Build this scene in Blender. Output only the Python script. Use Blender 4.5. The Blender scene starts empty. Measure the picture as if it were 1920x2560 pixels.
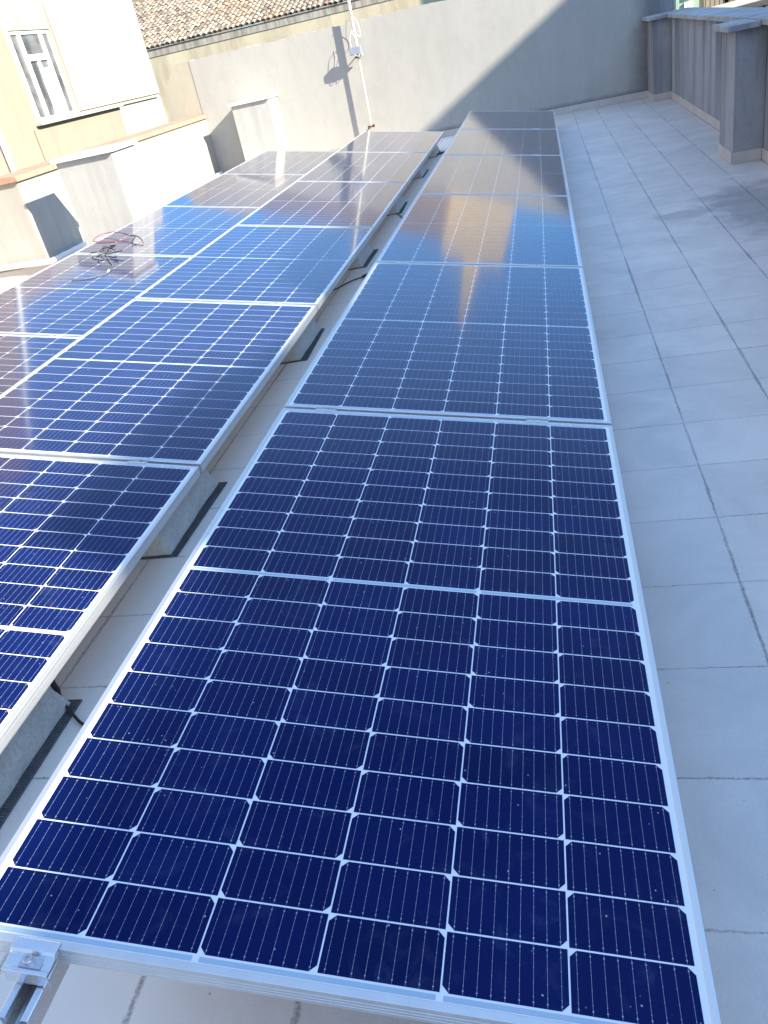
import bpy, math, random
from mathutils import Vector, Matrix
random.seed(7)
scene = bpy.context.scene
COL = scene.collection
FLOOR = -0.372            # the terrace floor; z = 0 is the high edge of the right-hand panel row

# ------------------------------------------------------------------ camera
R_RIGHT = Vector((0.96800518, 0.15992788, -0.19336249))
R_DOWN = Vector((-0.08021608, -0.53292526, -0.84235150))
R_FWD = Vector((-0.23776324, 0.83091139, -0.50304563))
cam = bpy.data.cameras.new("camera")
cam.sensor_fit = 'VERTICAL'
cam.sensor_height = 36.0
cam.lens = 36.0 * 1967.73 / 2560.0
cam.clip_start = 0.02
cam.clip_end = 2000
camo = bpy.data.objects.new("camera", cam)
M = Matrix.Identity(4)
for i in range(3):
    M[i][0] = R_RIGHT[i]; M[i][1] = -R_DOWN[i]; M[i][2] = -R_FWD[i]
camo.matrix_world = Matrix.Translation((0.88555, -1.39168, 0.95088)) @ M
COL.objects.link(camo)
scene.camera = camo

# ------------------------------------------------------------------ sky, sun, exposure
SUN_DIR = Vector((1.0, -0.389, 0.583)).normalized()      # towards the sun
SUN_EL = math.asin(SUN_DIR.z)
SUN_AZ = math.atan2(SUN_DIR.x, SUN_DIR.y)
world = bpy.data.worlds.new("World")
scene.world = world
world.use_nodes = True
wn = world.node_tree.nodes; wl = world.node_tree.links
wn.clear()
sky = wn.new('ShaderNodeTexSky'); sky.sky_type = 'NISHITA'
sky.sun_disc = False
sky.sun_elevation = SUN_EL
sky.sun_rotation = SUN_AZ
sky.air_density = 1.0; sky.dust_density = 0.0; sky.ozone_density = 3.0
bg = wn.new('ShaderNodeBackground'); bg.inputs['Strength'].default_value = 0.15
wo = wn.new('ShaderNodeOutputWorld')
tint = wn.new('ShaderNodeMix'); tint.data_type = 'RGBA'; tint.blend_type = 'MULTIPLY'; tint.inputs[0].default_value = 1.0
tint.inputs[7].default_value = (1.02, .985, .94, 1)          # camera's cool daylight balance
# added gradient: sky dimmed low down and boosted overhead, for reflections and floor light
wtc = wn.new('ShaderNodeTexCoord'); wsp = wn.new('ShaderNodeSeparateXYZ'); wl.new(wtc.outputs['Generated'], wsp.inputs[0])
wmr = wn.new('ShaderNodeMapRange'); wmr.inputs['From Min'].default_value = .22; wmr.inputs['From Max'].default_value = .75
wl.new(wsp.outputs[2], wmr.inputs['Value'])
dep = wn.new('ShaderNodeMix'); dep.data_type = 'RGBA'; wl.new(wmr.outputs[0], dep.inputs[0])
dep.inputs[6].default_value = (.24, .38, .52, 1); dep.inputs[7].default_value = (1.30, 1.24, 1.18, 1)
mul = wn.new('ShaderNodeMix'); mul.data_type = 'RGBA'; mul.blend_type = 'MULTIPLY'; mul.inputs[0].default_value = 1.0
wl.new(sky.outputs[0], mul.inputs[6]); wl.new(dep.outputs[2], mul.inputs[7])
wl.new(mul.outputs[2], tint.inputs[6]); wl.new(tint.outputs[2], bg.inputs[0]); wl.new(bg.outputs[0], wo.inputs[0])
sl = bpy.data.lights.new("sun", 'SUN')
sl.energy = 3.7
sl.angle = math.radians(0.55)
sl.color = (1.0, 0.92, 0.76)
so = bpy.data.objects.new("sun", sl)
so.rotation_euler = SUN_DIR.to_track_quat('Z', 'Y').to_euler()
COL.objects.link(so)
scene.view_settings.view_transform = 'Standard'
scene.view_settings.look = 'None'
scene.view_settings.exposure = 1.90
scene.view_settings.gamma = 1.0

# ------------------------------------------------------------------ material helpers
class NT:
    def __init__(self, name):
        self.m = bpy.data.materials.new(name); self.m.use_nodes = True
        self.t = self.m.node_tree; self.n = self.t.nodes; self.l = self.t.links
        self.b = self.n['Principled BSDF']
        self.co = self.n.new('ShaderNodeTexCoord').outputs['Object']
        self.geo = None
    def pos(self):
        if self.geo is None: self.geo = self.n.new('ShaderNodeNewGeometry')
        return self.geo.outputs['Position']
    def link(self, a, b): self.l.new(a, b)
    def setv(self, sock, v):
        if isinstance(v, bpy.types.NodeSocket): self.l.new(v, sock)
        else: sock.default_value = v
    def noise(self, vec, scale, detail=4, rough=.55, dist=0.0, sc=None):
        n = self.n.new('ShaderNodeTexNoise')
        n.inputs['Scale'].default_value = scale; n.inputs['Detail'].default_value = detail
        n.inputs['Roughness'].default_value = rough; n.inputs['Distortion'].default_value = dist
        if sc:
            mp = self.n.new('ShaderNodeMapping'); mp.inputs['Scale'].default_value = sc
            self.l.new(vec, mp.inputs['Vector']); vec = mp.outputs[0]
        self.l.new(vec, n.inputs['Vector'])
        return n.outputs['Fac']
    def vor(self, vec, scale, rnd=1.0):
        n = self.n.new('ShaderNodeTexVoronoi'); n.inputs['Scale'].default_value = scale
        n.inputs['Randomness'].default_value = rnd
        self.l.new(vec, n.inputs['Vector']); return n.outputs['Distance']
    def math(self, op, a, b=0.0, c=0.0, clamp=False):
        n = self.n.new('ShaderNodeMath'); n.operation = op; n.use_clamp = clamp
        self.setv(n.inputs[0], a); self.setv(n.inputs[1], b); self.setv(n.inputs[2], c)
        return n.outputs[0]
    def ramp(self, v, lo, hi, a=0.0, b=1.0):
        n = self.n.new('ShaderNodeMapRange'); n.clamp = True
        n.inputs['From Min'].default_value = lo; n.inputs['From Max'].default_value = hi
        n.inputs['To Min'].default_value = a; n.inputs['To Max'].default_value = b
        self.l.new(v, n.inputs['Value']); return n.outputs[0]
    def mix(self, f, a, b):
        n = self.n.new('ShaderNodeMix'); n.data_type = 'RGBA'
        self.setv(n.inputs[0], f)
        for s, v in ((n.inputs[6], a), (n.inputs[7], b)):
            if isinstance(v, bpy.types.NodeSocket): self.l.new(v, s)
            else: s.default_value = (*v, 1.0) if len(v) == 3 else v
        return n.outputs[2]
    def sep(self, v):
        n = self.n.new('ShaderNodeSeparateXYZ'); self.l.new(v, n.inputs[0]); return n.outputs
    def bump(self, h, strength=.3, dist=.002):
        n = self.n.new('ShaderNodeBump'); n.inputs['Strength'].default_value = strength
        n.inputs['Distance'].default_value = dist
        self.l.new(h, n.inputs['Height']); self.l.new(n.outputs[0], self.b.inputs['Normal'])
    def base(self, c):
        if isinstance(c, bpy.types.NodeSocket): self.l.new(c, self.b.inputs['Base Color'])
        else: self.b.inputs['Base Color'].default_value = (*c, 1.0)
    def set(self, **k):
        for a, v in k.items(): self.setv(self.b.inputs[a.replace('_', ' ')], v)

def mat_plain(name, col, rough=.6, metal=0.0, var=.12, scale=8, bump=0.0):
    t = NT(name)
    f = t.noise(t.co, scale, 5, .6)
    d = tuple(c * (1 - var) for c in col); h = tuple(min(1, c * (1 + var)) for c in col)
    t.base(t.mix(t.ramp(f, .3, .7), d, h))
    t.set(Roughness=rough, Metallic=metal)
    if bump: t.bump(t.noise(t.co, scale * 12, 4, .6), bump, .003)
    return t.m

def mat_plaster(name, col, dark, streak=.5, rough=.9, warm=None, streak_scale=(5, 5, .35), top=None, patch=.5, bumpd=.004, corner=False):
    # c: cloudy tone + trowelled arcs + streaks
    """rendered wall: cloudy patches, rain streaks, fine grain"""
    t = NT(name); p = t.pos()
    a = t.noise(p, .9, 6, .62, .4)
    s = t.noise(p, 1.6, 5, .6, .1, streak_scale)
    g = t.noise(p, 60, 4, .6)
    c = t.mix(t.math('MULTIPLY', t.ramp(a, .35, .7), patch), col, warm if warm else tuple(x * .86 for x in col))
    sm = t.math('MULTIPLY', t.ramp(s, .43, .64), streak)
    if top is not None:     # rain streaks hang from the coping
        z = t.sep(p)[2]
        sm = t.math('MULTIPLY', sm, t.ramp(z, top - .95, top, .45, 1.0))
        edge = t.math('MULTIPLY', t.ramp(z, top - .14, top, 0, .75), t.ramp(t.noise(p, 9, 5, .7, 0, (1, 1, .35)), .42, .66))
        sm = t.math('MAXIMUM', sm, edge)
    c = t.mix(sm, c, dark)
    tr = t.noise(p, 4.5, 6, .7, 1.6, (1, 1, .6))
    c = t.mix(t.math('MULTIPLY', t.ramp(tr, .45, .68), .20), c, dark)
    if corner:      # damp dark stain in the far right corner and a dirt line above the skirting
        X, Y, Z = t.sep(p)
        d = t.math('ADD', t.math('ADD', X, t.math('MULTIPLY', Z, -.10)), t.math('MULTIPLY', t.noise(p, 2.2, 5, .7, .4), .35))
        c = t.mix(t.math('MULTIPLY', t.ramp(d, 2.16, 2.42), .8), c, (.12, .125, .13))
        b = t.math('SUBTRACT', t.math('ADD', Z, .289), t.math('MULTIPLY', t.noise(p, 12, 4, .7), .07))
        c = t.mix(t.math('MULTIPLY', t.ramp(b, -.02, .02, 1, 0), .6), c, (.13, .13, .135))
    c = t.mix(t.math('MULTIPLY', t.ramp(g, .3, .75), .16), c, dark)
    t.base(c); t.set(Roughness=rough)
    t.bump(t.math('ADD', g, t.math('MULTIPLY', a, 2.0)), .25, bumpd)
    return t.m

MAT = {}
# --- panel glass over the cells
def glass_over(name, base_a, base_b, rough_lo=.05, rough_hi=.09, specks=.6, percell=0.0):
    t = NT(name)
    p = t.pos()
    oi = t.n.new('ShaderNodeObjectInfo')
    big = t.noise(p, 1.7, 4, .6, .5)
    sm = t.noise(p, 14, 5, .65, .8)
    c = t.mix(t.ramp(big, .35, .65), base_a, base_b)
    if percell:     # no two cells have quite the same blue
        g = t.n.new('ShaderNodeNewGeometry')
        c = t.mix(t.math('MULTIPLY', g.outputs['Random Per Island'], percell), c, tuple(x * .45 for x in base_a))
    # thin film of dust and dried drops
    dust = t.math('MULTIPLY', t.ramp(sm, .56, .8), .05)
    c = t.mix(dust, c, (.33, .36, .42))
    smear = t.math('MULTIPLY', t.ramp(t.noise(p, 3.2, 5, .7, 2.2, (1.6, .8, 1)), .62, .8), .09)
    c = t.mix(smear, c, (.25, .38, .6))
    v = t.vor(p, 46)
    pick = t.ramp(t.noise(p, 23, 1, .5), .52, .56)
    c = t.mix(t.math('MULTIPLY', t.math('MULTIPLY', t.ramp(v, .05, .08, 1, 0), pick), specks), c, (.55, .58, .62))
    t.base(c)
    t.set(Roughness=.13, Coat_IOR=1.5)
    lwt = t.n.new('ShaderNodeLayerWeight'); lwt.inputs['Blend'].default_value = .5
    t.setv(t.b.inputs['Specular IOR Level'], t.ramp(lwt.outputs['Facing'], .5, .9, 0, .32))
    t.setv(t.b.inputs['Coat Weight'], t.ramp(lwt.outputs['Facing'], .22, .84, .16, 1.0))     # anti-reflective solar glass: dull face-on, mirror-like at a low angle
    t.setv(t.b.inputs['Coat Roughness'], t.ramp(big, .3, .7, rough_lo, rough_hi))
    return t.m
MAT['cell'] = glass_over("solar_cell_glass", (.0018, .0085, .072), (.0028, .0110, .090), percell=.38)
MAT['backsheet'] = glass_over("white_backsheet_glass", (.74, .76, .78), (.78, .80, .82), specks=.15)
MAT['ribbon'] = glass_over("tinned_ribbon_glass", (.36, .47, .56), (.42, .52, .60), specks=.1)
MAT['busbar'] = glass_over("busbar_glass", (.26, .29, .38), (.32, .35, .44), specks=.0)

def mat_alu(name, col=(.62, .64, .66), rough=.34, brushed=True, metal=.85):
    t = NT(name)
    a = t.noise(t.co, 30, 4, .6, 0, (1, .02, 1) if brushed else None)
    t.base(t.mix(t.ramp(a, .3, .7), tuple(x * .93 for x in col), col))
    t.set(Metallic=metal, Roughness=t.ramp(a, .3, .7, rough * .85, rough * 1.2))
    return t.m
MAT['alu'] = mat_alu("anodised_aluminium", (.68, .67, .655), .42, True, .75)
MAT['alu_bright'] = mat_alu("mill_aluminium", (.74, .75, .77), .26, False, .95)
MAT['steel'] = mat_alu("stainless_steel", (.62, .58, .60), .22, False, .95)
MAT['alu_pole'] = mat_plain("weathered_galvanised_pipe", (.62, .61, .57), .55, .2, .12, 14)

# --- terrace floor
def mat_floor():
    t = NT("terrace_concrete_tiles"); p = t.pos(); X, Y, Z = t.sep(p)
    wob = t.math('MULTIPLY', t.math('SUBTRACT', t.noise(p, 7, 4, .7), .5), .004)
    wob2 = t.math('MULTIPLY', t.math('SUBTRACT', t.noise(p, 60, 4, .75), .5), .010)
    def joint(c, off, pitch):
        u = t.math('DIVIDE', t.math('SUBTRACT', t.math('ADD', c, t.math('ADD', wob, wob2)), off), pitch)
        fr = t.math('FRACT', t.math('ADD', u, 400.5))
        return t.math('MULTIPLY', t.math('ABSOLUTE', t.math('SUBTRACT', fr, .5)), pitch)
    dx = joint(X, 1.270, .300); dy = joint(Y, 1.529, .3048)
    # joints open and close, dirt and moss gathers along the long ones
    wn_ = t.noise(p, 2.6, 3, .6)
    wx = t.ramp(t.noise(p, 5, 5, .75, .5, (1, .5, 1)), .40, .72, .0022, .0110)
    wy = t.ramp(t.noise(p, 4, 4, .7, 0, (.5, 1, 1)), .40, .72, .0016, .0050)
    jx = t.math('SUBTRACT', 1.0, t.math('DIVIDE', dx, wx), clamp=True)
    jy = t.math('SUBTRACT', 1.0, t.math('DIVIDE', dy, wy), clamp=True)
    speck = t.ramp(t.noise(p, 170, 3, .7), .3, .6, .2, 1.0)
    jm = t.math('MULTIPLY', t.math('MAXIMUM', t.math('POWER', jx, .5), t.math('POWER', jy, .5)), speck)
    jm = t.math('MULTIPLY', jm, t.ramp(wn_, .3, .6, .5, .85))
    # per tile tone
    fx = t.math('FLOOR', t.math('DIVIDE', t.math('SUBTRACT', X, 1.270), .300))
    fy = t.math('FLOOR', t.math('DIVIDE', t.math('SUBTRACT', Y, 1.529), .3048))
    cb = t.n.new('ShaderNodeCombineXYZ'); t.link(fx, cb.inputs[0]); t.link(fy, cb.inputs[1])
    wnn = t.n.new('ShaderNodeTexWhiteNoise'); wnn.noise_dimensions = '2D'; t.link(cb.outputs[0], wnn.inputs['Vector'])
    tone = t.math('MULTIPLY', wnn.outputs['Value'], .6)
    base = t.mix(tone, (.690, .622, .560), (.590, .532, .482))
    cloud = t.noise(p, 3.4, 7, .68, .7)
    base = t.mix(t.math('MULTIPLY', t.ramp(cloud, .38, .72), .75), base, (.500, .460, .422))
    grain = t.noise(p, 240, 3, .7)
    base = t.mix(t.math('MULTIPLY', t.ramp(grain, .35, .7), .16), base, (.25, .24, .235))
    # dried puddle stain near the right parapet
    def blob(cx, cy, rx, ry, amt):
        a = t.math('POWER', t.math('DIVIDE', t.math('SUBTRACT', X, cx), rx), 2.0)
        b = t.math('POWER', t.math('DIVIDE', t.math('SUBTRACT', Y, cy), ry), 2.0)
        d = t.math('SQRT', t.math('ADD', a, b))
        d = t.math('ADD', d, t.math('MULTIPLY', t.math('SUBTRACT', t.noise(p, 6, 6, .75, .6), .5), 2.2))
        return t.math('MULTIPLY', t.ramp(d, .55, 1.15, 1, 0), amt)
    st = t.math('MAXIMUM', blob(2.15, 4.15, .34, .72, .5), blob(1.72, 4.2, .22, .14, .3))
    base = t.mix(st, base, (.135, .128, .135))
    # colour paled between the rows to lift its shade, plus slight sandy dust
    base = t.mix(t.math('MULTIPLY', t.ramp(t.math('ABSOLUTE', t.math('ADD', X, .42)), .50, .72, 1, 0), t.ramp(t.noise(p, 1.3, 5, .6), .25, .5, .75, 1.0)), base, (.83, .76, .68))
    # small dark specks
    v = t.vor(p, 9.0)
    base = t.mix(t.math('MULTIPLY', t.ramp(v, .012, .03, 1, 0), .75), base, (.07, .06, .06))
    v2 = t.vor(p, 31.0)
    base = t.mix(t.math('MULTIPLY', t.math('MULTIPLY', t.ramp(v2, .03, .07, 1, 0), t.ramp(t.noise(p, 4, 2, .5), .5, .6)), .5), base, (.12, .11, .11))
    c = t.mix(jm, base, (.075, .072, .070))
    t.base(c)
    t.set(Roughness=t.ramp(cloud, .3, .7, .62, .85), Specular_IOR_Level=.35)
    h = t.math('SUBTRACT', t.math('ADD', t.math('MULTIPLY', grain, .12), t.math('MULTIPLY', cloud, .2)), t.math('MULTIPLY', jm, .9))
    t.bump(h, .35, .0025)
    return t.m
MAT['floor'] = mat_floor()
MAT['skirting'] = mat_plain("skirting_tile", (.52, .47, .43), .5, 0, .10, 5)
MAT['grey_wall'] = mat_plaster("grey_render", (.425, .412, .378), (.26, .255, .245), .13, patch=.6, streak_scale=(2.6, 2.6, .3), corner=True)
MAT['parapet'] = mat_plaster("stained_parapet_render", (.37, .375, .39), (.095, .10, .108), .95, top=.54, streak_scale=(2.1, 2.1, .22), patch=.9)
MAT['pillar'] = mat_plaster("white_rendered_pillar", (.47, .465, .44), (.28, .275, .26), .4, top=.62, streak_scale=(7, 7, .25))
MAT['white_wall'] = mat_plaster("whitewashed_render", (.44, .43, .395), (.32, .29, .24), .45, patch=.8, warm=(.40, .36, .29))
MAT['yellow_wall'] = mat_plaster("weathered_yellow_render", (.60, .52, .36), (.34, .27, .18), .55, patch=.7, warm=(.50, .43, .30), streak_scale=(1.2, 1.2, .25))
MAT['beige_wall'] = mat_plaster("beige_render", (.44, .41, .33), (.30, .26, .20), .4)
MAT['peach_wall'] = mat_plaster("peach_render", (.30, .245, .185), (.23, .175, .13), .4, patch=.8, warm=(.33, .28, .205))
MAT['cream_wall'] = mat_plaster("cream_render", (.37, .34, .28), (.28, .25, .20), .5, patch=.9, warm=(.33, .285, .215))
MAT['eave'] = mat_plaster("mossy_eave_mortar", (.46, .41, .33), (.20, .17, .14), .8, streak_scale=(3.5, 3.5, .4))
MAT['orange_wall'] = mat_plaster("orange_render", (.66, .52, .35), (.55, .42, .28), .4)
MAT['tan_wall'] = mat_plaster("tan_render", (.50, .43, .33), (.34, .28, .2), .3)
MAT['dusty_wall'] = mat_plaster("dusty_pink_render", (.34, .27, .225), (.24, .19, .16), .4)
MAT['green_wall'] = mat_plaster("pale_green_render", (.42, .50, .36), (.28, .33, .25), .3)
MAT['terracotta'] = mat_plain("terracotta_coping", (.40, .225, .155), .8, 0, .22, 9, .2)
MAT['stone'] = NT("grey_stone_coping")
def _stone():
    t = MAT['stone']; p = t.pos()
    a = t.noise(p, 5, 6, .7, .6); b = t.noise(p, 1.5, 4, .6, 0, (1, .3, 1)); g = t.noise(p, 90, 3, .7)
    c = t.mix(t.ramp(a, .38, .66), (.44, .435, .42), (.24, .24, .245))
    c = t.mix(t.math('MULTIPLY', t.ramp(b, .45, .7), .55), c, (.15, .15, .16))
    c = t.mix(t.math('MULTIPLY', t.ramp(g, .4, .7), .25), c, (.2, .2, .2))
    t.base(c); t.set(Roughness=.8); t.bump(g, .3, .003)
    return t.m
MAT['stone'] = _stone()
MAT['white_stone'] = mat_plain("white_marble_coping", (.78, .77, .74), .5, 0, .08, 6)
def _concrete():
    t = NT("cast_concrete"); p = t.pos()
    a = t.noise(p, 6, 6, .7, .5); g = t.noise(p, 90, 4, .7); v = t.vor(p, 75)
    c = t.mix(t.ramp(a, .35, .68), (.70, .68, .63), (.57, .55, .50))
    c = t.mix(t.math('MULTIPLY', t.ramp(g, .45, .7), .35), c, (.28, .25, .20))
    c = t.mix(t.math('MULTIPLY', t.ramp(v, .08, .16, 1, 0), .4), c, (.16, .14, .12))
    t.base(c); t.set(Roughness=.92); t.bump(t.math('SUBTRACT', g, t.ramp(v, .08, .2, 1, 0)), .5, .003)
    return t.m
MAT['concrete'] = _concrete()
MAT['rubber'] = mat_plain("black_rubber_mesh", (.12, .125, .135), .75, 0, .3, 40)
MAT['cable'] = mat_plain("black_cable_sheath", (.022, .022, .026), .42, 0, .2, 40)
MAT['red_cable'] = mat_plain("red_cable_sheath", (.22, .035, .04), .45, 0, .2, 40)
MAT['grey_cable'] = mat_plain("grey_cable_sheath", (.12, .12, .125), .45, 0, .2, 40)
MAT['white_cable'] = mat_plain("white_cable_sheath", (.72, .72, .70), .5, 0, .1, 40)
MAT['box'] = mat_plain("grey_junction_plastic", (.26, .29, .36), .5, 0, .1, 20)
MAT['rust'] = mat_plain("rusty_clamp_iron", (.13, .065, .045), .75, .3, .4, 60)
MAT['pvc'] = mat_plain("white_frame_paint", (.80, .80, .78), .4, 0, .05, 10)
MAT['iron'] = mat_plain("dark_painted_iron", (.10, .09, .085), .6, .3, .2, 20)
MAT['shutter'] = mat_plain("brown_shutter_wood", (.20, .13, .09), .6, 0, .2, 20)
MAT['label'] = mat_plain("white_sticker", (.72, .74, .76), .5, 0, .03, 10)
MAT['ink'] = mat_plain("sticker_ink", (.05, .06, .09), .5, 0, .1, 10)
MAT['ground'] = mat_plain("street_asphalt", (.07, .068, .065), .9, 0, .25, .5)
def _winglass():
    t = NT("window_glass")
    f = t.noise(t.co, 3, 3, .5)
    t.base(t.mix(t.ramp(f, .4, .6), (.07, .075, .08), (.16, .16, .16)))
    t.set(Roughness=.06, Specular_IOR_Level=.6)
    return t.m
MAT['winglass'] = _winglass()
MAT['curtain'] = mat_plain("white_curtain", (.82, .82, .80), .9, 0, .06, 4)
def _tiles():
    t = NT("old_clay_roof_tiles")
    g = t.n.new('ShaderNodeNewGeometry'); r = g.outputs['Random Per Island']
    cr = t.n.new('ShaderNodeValToRGB'); e = cr.color_ramp.elements
    e[0].position = 0; e[0].color = (.13, .10, .08, 1)
    e[1].position = 1; e[1].color = (.40, .36, .28, 1)
    for pos, c in ((.2, (.22, .18, .14)), (.42, (.31, .26, .20)), (.62, (.38, .33, .25)), (.76, (.38, .25, .165)), (.86, (.27, .225, .175))):
        x = cr.color_ramp.elements.new(pos); x.color = (*c, 1)
    t.link(r, cr.inputs[0])
    n = t.noise(t.pos(), 9, 5, .7)
    n2 = t.noise(t.pos(), .6, 3, .6)
    c = t.mix(t.math('MULTIPLY', t.ramp(n, .42, .7), .6), cr.outputs[0], (.11, .09, .07))
    c = t.mix(t.math('MULTIPLY', t.ramp(n2, .55, .7), .35), c, (.52, .30, .17))
    t.base(c); t.set(Roughness=.9)
    return t.m
MAT['rooftile'] = _tiles()

# ------------------------------------------------------------------ object helpers
def tag(o, label=None, cat=None, group=None, kind=None):
    if label: o['label'] = label
    if cat: o['category'] = cat
    if group: o['group'] = group
    if kind: o['kind'] = kind
    return o
def empty(name, loc, label, cat, group=None, rot=(0, 0, 0)):
    o = bpy.data.objects.new(name, None); o.empty_display_size = .1
    o.location = loc; o.rotation_euler = rot; COL.objects.link(o)
    return tag(o, label, cat, group)
class MB:
    """collects faces for ONE mesh object"""
    def __init__(self): self.v = []; self.f = []; self.mi = []; self.cur = 0; self.sm = []
    def face(self, pts, smooth=False):
        i = len(self.v); self.v += [tuple(p) for p in pts]
        self.f.append(tuple(range(i, i + len(pts)))); self.mi.append(self.cur); self.sm.append(smooth)
    def grid(self, rows, closed_u=False, closed_v=False, smooth=True):
        i0 = len(self.v); nu = len(rows); nv = len(rows[0])
        for r in rows: self.v += [tuple(p) for p in r]
        for a in range(nu - (0 if closed_u else 1)):
            for b in range(nv - (0 if closed_v else 1)):
                a2 = (a + 1) % nu; b2 = (b + 1) % nv
                self.f.append((i0 + a * nv + b, i0 + a * nv + b2, i0 + a2 * nv + b2, i0 + a2 * nv + b))
                self.mi.append(self.cur); self.sm.append(smooth)
    def box(self, x0, x1, y0, y1, z0, z1):
        self.hexa([(x0, y0, z0), (x1, y0, z0), (x1, y1, z0), (x0, y1, z0)], [(x0, y0, z1), (x1, y0, z1), (x1, y1, z1), (x0, y1, z1)])
    def hexa(self, lo, hi):
        i = len(self.v); self.v += [tuple(p) for p in lo] + [tuple(p) for p in hi]
        n = len(lo)
        fs = [tuple(i + k for k in reversed(range(n))), tuple(i + n + k for k in range(n))]
        for k in range(n):
            k2 = (k + 1) % n
            fs.append((i + k, i + k2, i + n + k2, i + n + k))
        self.f += fs; self.mi += [self.cur] * len(fs); self.sm += [False] * len(fs)
    def extrude_x(self, prof, x0, x1):      # prof: list of (y,z), counter-clockwise
        self.hexa([(x0, y, z) for y, z in prof], [(x1, y, z) for y, z in prof])
    def tube(self, pts, r, seg=8, caps=True):
        pts = [Vector(p) for p in pts]; rows = []
        up = Vector((0, 0, 1))
        for i, p in enumerate(pts):
            d = (pts[min(i + 1, len(pts) - 1)] - pts[max(i - 1, 0)]).normalized()
            a = d.cross(up)
            if a.length < .05: a = d.cross(Vector((0, 1, 0)))
            a.normalize(); b = a.cross(d).normalized()
            rr = r[i] if isinstance(r, (list, tuple)) else r
            rows.append([p + a * (rr * math.cos(2 * math.pi * k / seg)) + b * (rr * math.sin(2 * math.pi * k / seg)) for k in range(seg)])
        self.grid(rows, closed_v=True)
        if caps:
            self.face(list(reversed(rows[0]))); self.face(rows[-1])
    def build(self, name, mats, parent=None, bevel=0.0, loc=None, fix=True):
        me = bpy.data.meshes.new(name)
        me.from_pydata(self.v, [], self.f)
        if not isinstance(mats, (list, tuple)): mats = [mats]
        for m in mats: me.materials.append(m)
        me.polygons.foreach_set('material_index', self.mi)
        me.polygons.foreach_set('use_smooth', self.sm)
        me.update()
        if fix:
            import bmesh
            bm = bmesh.new(); bm.from_mesh(me)
            if bevel:
                bmesh.ops.remove_doubles(bm, verts=bm.verts, dist=1e-6)
            bmesh.ops.recalc_face_normals(bm, faces=bm.faces)
            bm.to_mesh(me); bm.free()
        o = bpy.data.objects.new(name, me); COL.objects.link(o)
        if loc is not None: o.location = loc
        if parent is not None: o.parent = parent
        if bevel:
            md = o.modifiers.new("bevel", 'BEVEL'); md.width = bevel; md.segments = 2; md.limit_method = 'ANGLE'
            md.angle_limit = math.radians(40)
        return o
def spline(pts, n=8):
    pts = [Vector(p) for p in pts]; out = []
    P = [pts[0]] + pts + [pts[-1]]
    for i in range(1, len(P) - 2):
        a, b, c, d = P[i - 1], P[i], P[i + 1], P[i + 2]
        for k in range(n):
            t = k / n
            out.append(.5 * ((2 * b) + (c - a) * t + (2 * a - 5 * b + 4 * c - d) * t * t + (3 * b - a - 3 * c + d) * t ** 3))
    out.append(pts[-1]); return out

# ------------------------------------------------------------------ the setting
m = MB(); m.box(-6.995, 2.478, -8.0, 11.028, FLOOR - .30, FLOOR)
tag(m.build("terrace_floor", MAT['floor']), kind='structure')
m = MB(); m.face([(-900, -900, -9.0), (900, -900, -9.0), (900, 900, -9.0), (-900, 900, -9.0)])
tag(m.build("ground", MAT['ground']), kind='structure')

# back wall (grey render, beige bevelled end on the left)
bw = empty("boundary_wall", (-1, 11.1, FLOOR), "long grey rendered wall closing the far end of the terrace, half of it in slanting shade", "wall")
o = (-1, 11.1, FLOOR)
def rel(pts, o=o): return [(p[0] - o[0], p[1] - o[1], p[2] - o[2]) for p in pts]
def wavy(x0, x1, z, n, amp, seed):
    r = random.Random(seed); out = []
    for i in range(n + 1):
        x = x0 + (x1 - x0) * i / n
        out.append((x, z + r.uniform(-amp, amp)))
    return out
m = MB()
top = wavy(2.42, -4.015, 1.262, 110, .010, 3)
poly = [(-4.015, -9), (2.42, -9)] + top
m.hexa(rel([(x, 11.24, z) for x, z in poly]), rel([(x, 11.03, z) for x, z in poly]))
m.build("grey_render", MAT['grey_wall'], bw)
m = MB(); poly = [(2.422, -9), (2.60, -9), (2.60, 1.25), (2.422, 1.25)]
m.hexa(rel([(x, 11.24, z) for x, z in poly]), rel([(x, 11.034, z) for x, z in poly]))
m.build("end_render", MAT['parapet'], bw)
m = MB(); poly = [(-4.50, -9), (-4.018, -9), (-4.018, 1.262), (-4.235, 1.262), (-4.525, .95)]
m.hexa(rel([(x, 11.24, z) for x, z in poly]), rel([(x, 11.034, z) for x, z in poly]))
m.build("beige_render", MAT['beige_wall'], bw)
m = MB(); x = -3.99
while x < 2.29:
    x1 = min(x + .33, 2.30); m.box(x - o[0], x1 - .003 - o[0], -.082, -.0705, .001, .083); x += .33
m.build("skirting", MAT['skirting'], bw, bevel=.0015)

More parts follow.
